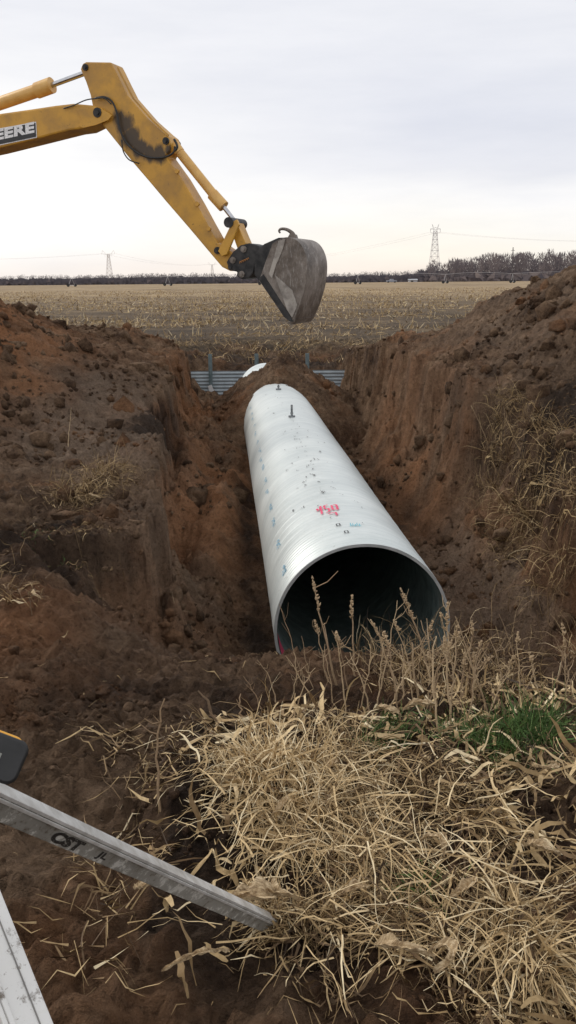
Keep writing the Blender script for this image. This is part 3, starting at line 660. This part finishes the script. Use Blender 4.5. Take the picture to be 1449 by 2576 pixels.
g=G(); g.prism([A(x,y,off) for x,y in [(700,606),(718,601),(710,630),(694,668),(684,700),(676,690),(688,650)]],WW*.016)
bpart("wear_plate",g,WEAR,bevel=.004)
g=G(); g.prism([A(x,y,off) for x,y in [(690,690),(735,730),(748,768),(735,800),(722,780)]],WW*.014)
bpart("wear_plate",g,WEAR,bevel=.004)
g=G()
for off in (-.2,.2): g.prism([A(x,y,off-.03) for x,y in [(640,640),(664,614),(700,598),(722,597),(735,612),(700,670),(668,700),(650,706),(640,690)]],WW*.06)
bpart("bucket_ear",g,BLK,bevel=.006)
g=G(); l0=A(742,803,BN); l1=A(731,812,BN); g.prism([l0,l0+AA*-.02,l1-AA*.06,l1+Vector((0,0,-.03))],WW*BWD); bpart("cutting_lip",g,BKT,bevel=.004)
g=G(); g.tube(crom([A(x,y,-.1) for x,y in [(705,586),(702,581),(707,576),(720,577),(731,583),(738,591),(740,606)]],3),[.013+.0014*i for i in range(19)],10); g.prism([A(x,y,-.14) for x,y in [(722,600),(730,586),(743,590),(750,612)]],WW*.08); bpart("lifting_hook",g,BKT)
def hose(pts,r,off=-.24):
    g=G(); g.tube(crom([A(x,y,off) for x,y in pts],5),r,8); obj("hydraulic_hose",g,HOSE,parent=ex,smooth=True)
hose([(240,247),(262,244),(282,256),(294,285),(300,320),(315,355),(342,382),(375,396),(412,396),(436,384),(440,368)],.016)
hose([(160,273),(185,265),(215,252),(240,248),(262,247),(280,262)],.010,-.28)
hose([(306,352),(310,380),(325,402),(350,411)],.010,-.26)
hose([(438,350),(446,368),(440,380)],.02,-.26)
def text_mesh(s,bold=.03):
    cu=bpy.data.curves.new("t",'FONT'); cu.body=s; cu.offset=bold; cu.space_character=1.06
    o=bpy.data.objects.new("t",cu); COL.objects.link(o); bpy.context.view_layer.update()
    me=bpy.data.meshes.new_from_object(o.evaluated_get(bpy.context.evaluated_depsgraph_get()))
    v=[tuple(q.co) for q in me.vertices]; f=[tuple(q.vertices) for q in me.polygons]
    bpy.data.objects.remove(o); bpy.data.meshes.remove(me); return v,f
def decal_text(s,O,X,Yv,mat,name,par,bold=.03):
    v,f=text_mesh(s,bold); xs_=[q[0] for q in v]; ys_=[q[1] for q in v]; x0,x1,y0,y1=min(xs_),max(xs_),min(ys_),max(ys_)
    g=G(); g.add([O+X*((q[0]-x0)/(x1-x0))+Yv*((q[1]-y0)/(y1-y0)) for q in v],f)
    me=bpy.data.meshes.new(name); me.from_pydata([tuple(q-O) for q in g.v],[],f); me.materials.append(mat)
    o=bpy.data.objects.new(name,me); COL.objects.link(o); o.parent=par; o.location=O-(par.location if par.parent is None else par.parent.location+par.location); return o
WHT=flat("white_decal",(.68,.68,.68)); BDK=simple("black_decal",(.015,.015,.016),(.03,.03,.03),8,.4)
LO=-BH-.004
g=G(); g.add([A(x,y,LO) for x,y in [(-190,405),(93,346),(91,306),(-193,358)]],[(0,1,2,3)]); o=obj("decal_border",g,WHT,parent=ex); child_world(o,boom)
g=G(); g.add([A(x,y,LO-.004) for x,y in [(-187,402),(91,344),(89,308.5),(-190,360.5)]],[(0,1,2,3)]); o=obj("decal_panel",g,BDK,parent=ex); child_world(o,boom)
O=A(-180,397,LO-.008); decal_text("JOHN DEERE",O,A(87,341.5,LO-.008)-O,A(-182,363,LO-.008)-O,WHT,"boom_lettering",boom,.05)

# ------------------------------------------------------------ survey tripod + laser
def alu(name,lo1,hi1,k=.85):
    m,nt,b=newmat(name); p=objc(nt); a=noise(nt,p,24,8,.75); c=noise(nt,p,6,5,.6); c3=noise(nt,p,90,4,.7)
    col=ramp(nt,c,[(.3,lo1),(.7,hi1)]); col=mix(nt,mth(nt,'MULTIPLY',ramp(nt,a,[(.53,(0,0,0)),(.58,(1,1,1))]),k),col,(.70,.69,.64)); col=mix(nt,ramp(nt,a,[(.36,(.9,.9,.9)),(.44,(0,0,0))]),col,(.12,.09,.065))
    col=mix(nt,ramp(nt,c3,[(.62,(0,0,0)),(.68,(.7,.7,.7))]),col,(.16,.12,.09))
    L(nt,col,b.inputs['Base Color']); b.inputs['Metallic'].default_value=.15; b.inputs['Roughness'].default_value=.55; return m
ALU=alu("scuffed_aluminium",(.22,.21,.185),(.42,.41,.37)); ALB=alu("pale_aluminium",(.66,.65,.62),(.80,.79,.76),.5)
ALW=simple("bright_aluminium",(.50,.49,.46),(.78,.78,.76),22,.4,.2)
PLK=simple("black_plastic",(.012,.012,.012),(.022,.022,.022),30,.5)
ORG=simple("orange_plastic",(.80,.36,.03),(.85,.44,.05),10,.45)
WORN,nt,b=newmat("worn_black_ink"); L(nt,ramp(nt,noise(nt,pos(nt),200,4,.7),[(.57,(.02,.02,.02)),(.66,(.34,.33,.3))]),b.inputs['Base Color'])
HEAD=Vector((-.475,1.04,1.478))
tp=empty("survey_tripod",Vector((-.47,1.03,.5)),"scuffed silver aluminium surveying tripod with legs spread on straw and soil","tripod")
def leg(foot,w1,w2,sgn=1,tw=.5,mat=None):
    a=(foot-HEAD).normalized(); mid=(HEAD+foot)/2; v=(CAM-mid); v=(v-a*v.dot(a)).normalized(); e=v.cross(a).normalized()
    if e.z<0: e=-e
    e=e*sgn
    n1=(v*math.cos(tw)-e*math.sin(tw)).normalized(); n2=(v*math.sin(tw)+e*math.cos(tw)).normalized()
    Ln=(foot-HEAD).length; top=HEAD+a*.05
    lg=bpy.data.objects.new("leg",None); COL.objects.link(lg); lg.parent=tp; lg.location=HEAD-tp.location
    def lp(name,g,mat,bev=.0025):
        o=obj(name,g,mat,parent=tp,bevel=bev); w=o.location; o.parent=lg; o.location=w-lg.location; return o
    g=G(); m=(top+HEAD+a*Ln*.98)/2; h=(Ln*.98-.05)/2
    g.box(m,a*h,n2*w1/2,n1*w2/2); lp("leg_rail",g,mat or ALU)
    g=G(); g.box(m+n2*(w1/2+.003),a*h,n2*.003,n1*(w2/2+.001)); 
    g.box(m+n1*(w2/2+.0015)+n2*(w1/2-.004),a*h,n2*.003,n1*.0015)
    lp("leg_trim",g,ALW if not mat else mat,.001)
    if mat:
        g=G(); g.box(m+n1*(w2/2+.0008)-n2*w1*.18,a*h,n2*.0007,n1*.0006); lp("leg_groove",g,simple("groove_shadow",(.16,.15,.14),(.24,.23,.21)),0)
    g=G(); g.tube([HEAD+a*Ln*.95,foot+a*.04],[.014,.004],10); lp("leg_spike",g,BLK)
    return a,n1,n2,Ln,w2,lg
foot1=Vector((-.045,2.0,tz(-.045,2.0)-.03))
a,n1,n2,Ln,w2,lg=leg(foot1,.037,.026,1,.5)
def legtext(s,t0,t1,hh,bold=.03):
    O=HEAD+a*t0+n1*(w2/2+.0006)-n2*(hh/2+.003); X=a*(t1-t0); Yv=n2*hh
    o=decal_text(s,O,X,Yv,WORN,"leg_lettering",tp,bold); w=o.location; o.parent=lg; o.location=w-lg.location
legtext("CST",.315,.41,.022,.06); legtext("JL",.465,.50,.018,.04)
leg(Vector((.22,.26,.5)),.048,.034,-1,.35,ALB)
leg(Vector((-1.25,1.35,.5)),.040,.028)
g=G(); g.tube([HEAD+Vector((0,0,-.02)),HEAD+Vector((0,0,.012))],.07,24); obj("tripod_head",g,PLK,parent=tp)
lz=empty("laser_level",HEAD+Vector((0,0,.012)),"black laser level with orange edge mounted on the survey tripod","laser level")
cpx=CAM+ray(-100,1868)*1.13
fx=(ray(70,1885)-ray(-200,1785)); vw=(CAM-cpx).normalized(); fx=(fx-vw*fx.dot(vw)).normalized(); fy=vw.cross(fx).normalized()
if fy.z<0: fy=-fy
def rbox(c,x,y,z,hx,hy,hz,r,name,mat,par):
    g=G(); n=6; pl=[]
    for (sx,sy,a0) in [(1,1,0),(-1,1,90),(-1,-1,180),(1,-1,270)]:
        for k in range(n+1):
            t=math.radians(a0+90*k/n); pl.append(c+x*(sx*(hx-r)+r*math.cos(t))+y*(sy*(hy-r)+r*math.sin(t))-z*hz)
    g.prism(pl,z*2*hz); return obj(name,g,mat,parent=par,bevel=.004,smooth=True,autos=50)
rbox(cpx,fx,fy,vw,.082,.028,.035,.014,"laser_housing",PLK,lz)
rbox(cpx-vw*.004+fy*.0030-fx*.004,fx,fy,vw,.078,.0275,.030,.013,"orange_shell",ORG,lz)
LBL=simple("label_plate",(.22,.22,.19),(.30,.30,.27),10,.5)
g=G(); g.box(cpx+vw*.0355+fx*.022-fy*.006,fx*.030,fy*.011,vw*.0006); obj("rating_label",g,LBL,parent=lz)
O=cpx+vw*.0368+fx*.034-fy*.009; decal_text("CE",O,fx*.012,fy*.007,BLACK,"label_lettering",lz,.0)
g=G(); g.tube([cpx,HEAD+Vector((0,0,.012))],.024,14); obj("mount_stem",g,PLK,parent=lz)

# ------------------------------------------------------------ distance
WOOD,nt,b=newmat("bare_wood_haze"); t=att(nt,'tint'); L(nt,ramp(nt,t,[(0,(.11,.10,.115)),(.5,(.18,.153,.16)),(1,(.27,.225,.215))]),b.inputs['Base Color']); b.inputs['Roughness'].default_value=1  # distance haze is painted into these wood colours
def wood(name,xa,xb,y0,y1,nt_,hf,dens,tm,under,uh,hv=(.7,1.04)):
    V=[];T=[]
    for q in range(nt_):
        x=random.uniform(xa,xb); y=random.uniform(y0,y1); h=hf(x)*random.uniform(*hv); t0=min(1,max(0,random.gauss(tm,.18)))
        w=h*.010+.04
        V+=[(x-w,y,0),(x+w,y,0),(x+w*.2,y,h*.8)];T+=[t0*.7]*3
        for k in range(under):
            px=x+random.gauss(0,h*.5); py=y+random.uniform(-3,3); z0=random.uniform(0,.42)*h*uh; ww=h*random.uniform(.10,.24); hh=h*random.uniform(.12,.28)
            s_=random.choice((-1,1)); V+=[(px-ww,py,max(-.1,z0-s_*hh*random.uniform(.3,1))),(px+ww,py,max(-.1,z0-s_*hh*random.uniform(.3,1))),(px+random.gauss(0,ww),py,max(0,z0+s_*hh))]; T+=[min(1,max(0,tm-.15+random.gauss(0,.2)))]*3
        cw=h*random.uniform(.20,.34)
        for k in range(dens):
            a=random.random()*6.28; u_=random.random()**.5; cz=h*.62; px=x+math.cos(a)*cw*u_*.8; pz=cz+math.sin(a)*h*.33*u_; py=y+random.uniform(-1,1)*cw
            dx=(px-x)*.7+random.gauss(0,.05*h); dz=abs(pz-h*.25)*.5+random.gauss(0,.03*h); l=math.hypot(dx,dz)+.01; ln=h*random.uniform(.08,.22); qx=px+dx/l*ln; qz=min(h*1.03,pz+dz/l*ln); ww=h*random.uniform(.006,.018)
            V+=[(px-ww,py,pz),(px+ww,py,pz+ww*.5),(qx,py,qz)]; T+=[min(1,max(0,t0+random.gauss(0,.15)))]*3
    V=np.array(V); F=np.arange(len(V)).reshape(-1,3); npmesh(name,V,F,WOOD,kind="stuff",attrs=dict(tint=np.array(T)))
pf=lambda x:724.5+x/600*FPX*1.03
def hf(x):
    return float(np.interp(pf(x),[-300,0,60,200,350,500,600,700,850,960,1060,1090,1120,1160,1230,1330,1449,1800],[6.8,6,6.8,6.4,7,7.2,6.5,6,6.6,7,7.5,10,14,15,17,18,17,15]))
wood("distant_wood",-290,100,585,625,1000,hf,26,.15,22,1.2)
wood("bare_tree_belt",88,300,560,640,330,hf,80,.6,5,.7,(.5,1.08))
PYL=simple("hazy_pylon_steel",(.46,.44,.46),(.52,.50,.52),.1,.8); PYF=simple("far_pylon_haze",(.82,.79,.77),(.85,.82,.80),.1,.8)  # aerial haze painted into the base colours, paler for the farther pylons
def pylon(px,dist,H,mat,w,label,style=0):
    x=XD(px,650,dist); e=empty("electricity_pylon",Vector((x,dist,0)),label,"electricity pylon","power line pylons"); g=G()
    def hw_(t): return (4.2*(1-t)**1.2+1.0) if t<1 else 1.0
    lv=[0,.16,.3,.43,.54,.64,.73,.81,.88]; cs=[(-1,-1),(1,-1),(1,1),(-1,1)]
    P=lambda t,c:Vector((x+hw_(t)*c[0]*H/45,dist+hw_(t)*c[1]*H/45,t*H))
    for i in range(len(lv)-1):
        for c in range(4):
            a,b_=cs[c],cs[(c+1)%4]; g.beam(P(lv[i],a),P(lv[i+1],a),w*1.2)
            if c%2==0: g.beam(P(lv[i],a),P(lv[i+1],b_),w*.7); g.beam(P(lv[i],b_),P(lv[i+1],a),w*.7)
            g.beam(P(lv[i+1],a),P(lv[i+1],b_),w*.7)
    obj("lattice_body",g,mat,parent=e); g=G()
    if style==0:
        for s in (-1,1):
            b0=Vector((x+s*1.2,dist,.88*H)); g.beam(b0,b0+Vector((s*1.6,0,.12*H)),w); g.beam(b0+Vector((s*1.6,0,.12*H)),b0+Vector((-s*.8,0,.02*H)),w*.7)
            g.beam((x-s*.3,dist,.90*H),(x+s*4.2,dist,.915*H),w); g.beam((x-s*.3,dist,.94*H),(x+s*4.2,dist,.915*H),w); g.beam((x-s*.3,dist,.83*H),(x+s*4.0,dist,.85*H),w)
            g.beam((x+s*4,dist,.915*H),(x+s*4,dist,.86*H),w*1.3)
    else:
        for s in (-1,1):
            g.beam((x-s*.3,dist,.78*H),(x+s*8,dist,.99*H),w*.7); g.beam((x+s*8,dist,.99*H),(x+s*10,dist,.88*H),w*.7); g.beam((x-s*.3,dist,.86*H),(x+s*10,dist,.88*H),w*.5); g.beam((x+s*5,dist,.92*H),(x+s*5,dist,.78*H),w*.5)
    obj("cross_arm",g,mat,parent=e); return x
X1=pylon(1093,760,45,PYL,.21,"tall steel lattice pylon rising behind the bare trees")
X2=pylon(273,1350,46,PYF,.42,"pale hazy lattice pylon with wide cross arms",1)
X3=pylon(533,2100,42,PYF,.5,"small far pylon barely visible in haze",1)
def cable(a,b_,sag,r,mat):
    g=G(); a=Vector(a);b_=Vector(b_); pts=[a.lerp(b_,t/24)-Vector((0,0,sag*4*(t/24)*(1-t/24))) for t in range(25)]
    g.tube(pts,r,4); obj("power_cable",g,mat,label="thin sagging power cable strung between lattice pylons",cat="power cable",group="power cables")
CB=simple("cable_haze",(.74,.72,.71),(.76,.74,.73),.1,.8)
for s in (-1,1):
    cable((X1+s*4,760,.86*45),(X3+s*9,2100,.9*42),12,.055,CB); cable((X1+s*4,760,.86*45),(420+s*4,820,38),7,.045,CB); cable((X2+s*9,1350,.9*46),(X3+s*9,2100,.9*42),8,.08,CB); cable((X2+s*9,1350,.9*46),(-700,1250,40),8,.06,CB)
pv=empty("irrigation_rig",Vector((0,380,0)),"long wheeled irrigation rig spanning the stubble field","irrigation rig")
GV=simple("irrigation_steel",(.50,.49,.50),(.58,.57,.58),.3,.6); DK=simple("dark_tyre",(.03,.03,.03),(.05,.05,.05),1,.9)
tx=[XD(px,710,380) for px in (-60,180,422,660,900,1120,1289,1520)]
g=G()
for a,b_ in zip(tx[:-1],tx[1:]):
    pts=[Vector((a+(b_-a)*t/8,380,3.7+.6*4*(t/8)*(1-t/8))) for t in range(9)]; g.tube(pts,.05,5); lo=[p-Vector((0,0,.7*min(1,4*(i/8)*(1-i/8)*2))) for i,p in enumerate(pts)]; g.tube(lo,.014,4)
    for p,q in zip(pts[1:-1],lo[1:-1]): g.beam(p,q,.016)
obj("span_pipe",g,GV,parent=pv)
for x in tx:
    g=G(); 
    for s in(-1,1): g.beam((x,380,3.7),(x+s*.9,380+s*1.6,.6),.08)
    g.beam((x-.9,378.4,.6),(x+.9,381.6,.6),.2); obj("tower_frame",g,GV,parent=pv)
    for s in(-1,1):
        g=G(); c=Vector((x+s*1.1,380+s*1.6,.6)); g.tube([c-Vector((0,.15,0)),c+Vector((0,.15,0))],.62,14); obj("wheel",g,DK,parent=pv)
xm=XD(1289,660,420); e=empty("lattice_mast",Vector((xm,420,0)),"slim dark lattice mast standing at the field edge","mast"); g=G()
for s in (-1,1): g.beam((xm+s*.4,420,0),(xm+s*.15,420,15.5),.15)
for k in range(10): g.beam((xm-.4+.02*k,420,k*1.5),(xm+.4-.02*k,420,k*1.5+1.5),.09)
obj("mast_frame",g,simple("mast_steel",(.08,.07,.075),(.11,.095,.10),.3,.8),parent=e); g=G(); g.beam((xm-.9,420,14),(xm+.9,420,14),.14); obj("cross_arm",g,DK,parent=e)
WSH=simple("white_cladding",(.38,.38,.41),(.45,.45,.47),.5,.6); RSH=simple("grey_roof",(.34,.35,.37),(.42,.43,.45),.5,.6)
def shed(px,dist,w,h,dp,roof,label):
    x=XD(px,702,dist); e=empty("farm_shed",Vector((x,dist,0)),label,"farm shed"); g=G()
    g.prism([Vector((x-w/2,dist,0)),Vector((x+w/2,dist,0)),Vector((x+w/2,dist,h)),Vector((x-w/2,dist,h))],Vector((0,dp,0))); obj("wall",g,WSH,parent=e)
    g=G(); g.prism([Vector((x-w/2-.4,dist-.4,h+.01)),Vector((x-w/2-.4,dist+dp+.4,h+.01)),Vector((x-w/2-.4,dist+dp/2,h+roof))],Vector((w+.8,0,0))); obj("roof",g,RSH,parent=e)
    g=G(); g.box((x-w*.15,dist-.05,h*.38),(w*.14,0,0),(0,.04,0),(0,0,h*.38)); obj("door",g,DK,parent=e)
shed(1040,570,5,1.2,6,.7,"low white farm shed with dark door at field edge")
xt=XD(985,703,500); e=empty("pickup_truck",Vector((xt,500,0)),"distant grey pickup truck parked at the field edge","truck"); g=G()
g.prism([Vector((xt+a,499,b_)) for a,b_ in [(-2.8,.5),(2.8,.5),(2.8,1.2),(1.4,1.35),(.8,2.0),(-.7,2.0),(-1.0,1.3),(-2.8,1.3)]],Vector((0,2,0))); obj("truck_body",g,simple("truck_paint",(.28,.30,.35),(.34,.36,.42)),parent=e)
for s in(-1.8,1.8):
    g=G(); g.tube([(xt+s,498.9,.42),(xt+s,501.1,.42)],.42,14); obj("wheel",g,DK,parent=e)

# ------------------------------------------------------------ sky & light
w=bpy.data.worlds.new("World"); scene.world=w; w.use_nodes=True; nt=w.node_tree; bg=nt.nodes['Background']
SE=math.radians(34); AZ=math.radians(-60)
sky=N(nt,'ShaderNodeTexSky',sky_type='NISHITA'); sky.sun_disc=False; sky.sun_elevation=SE; sky.sun_rotation=AZ
tc=N(nt,'ShaderNodeTexCoord').outputs['Generated']; sx=N(nt,'ShaderNodeSeparateXYZ'); L(nt,tc,sx.inputs[0])
mp=N(nt,'ShaderNodeMapping'); mp.inputs['Scale'].default_value=(1.6,1.6,9); mp.inputs['Rotation'].default_value=(0,.06,0); L(nt,tc,mp.inputs[0])
n1=noise(nt,mp.outputs[0],1.5,5,.5); n2=noise(nt,mp.outputs[0],3.2,6,.6)
zz=mth(nt,'ADD',sx.outputs[2],mth(nt,'MULTIPLY',mth(nt,'SUBTRACT',n1,.5),.10))
zz=mth(nt,'ADD',zz,mth(nt,'MULTIPLY',sx.outputs[0],.05))
c1=ramp(nt,zz,[(0,(.91,.80,.71)),(.03,(.96,.90,.80)),(.065,(.97,.94,.89)),(.095,(.91,.90,.90)),(.12,(.78,.785,.83)),(.17,(.73,.745,.81)),(.22,(.78,.79,.84)),(.30,(.82,.825,.86)),(1,(.80,.80,.81))])
lf=mth(nt,'MULTIPLY_ADD',sx.outputs[0],-2.4,.35,clamp=True)
hi=ramp(nt,sx.outputs[2],[(.0,(.3,.3,.3)),(.04,(1,1,1)),(.15,(1,1,1)),(.28,(0,0,0))])
c1=mix(nt,mth(nt,'MULTIPLY',lf,hi),c1,(.985,.97,.955))
c1=mix(nt,.9,c1,mix(nt,1.0,c1,ramp(nt,n2,[(.3,(.91,.92,.94)),(.65,(1,1,1))]),'MULTIPLY'))
sc=N(nt,'ShaderNodeVectorMath',operation='SCALE'); L(nt,c1,sc.inputs[0]); sc.inputs['Scale'].default_value=11.1
fin=mix(nt,.03,sc.outputs[0],sky.outputs[0]); L(nt,fin,bg.inputs[0]); bg.inputs[1].default_value=.1
sl=bpy.data.lights.new("sun",'SUN'); sl.energy=1.2; sl.angle=math.radians(12); sl.color=(1,.93,.83); so=bpy.data.objects.new("sun",sl); COL.objects.link(so)
sd=Vector((math.sin(AZ)*math.cos(SE),math.cos(AZ)*math.cos(SE),math.sin(SE))); so.rotation_euler=sd.to_track_quat('Z','Y').to_euler(); so.location=(0,0,30)
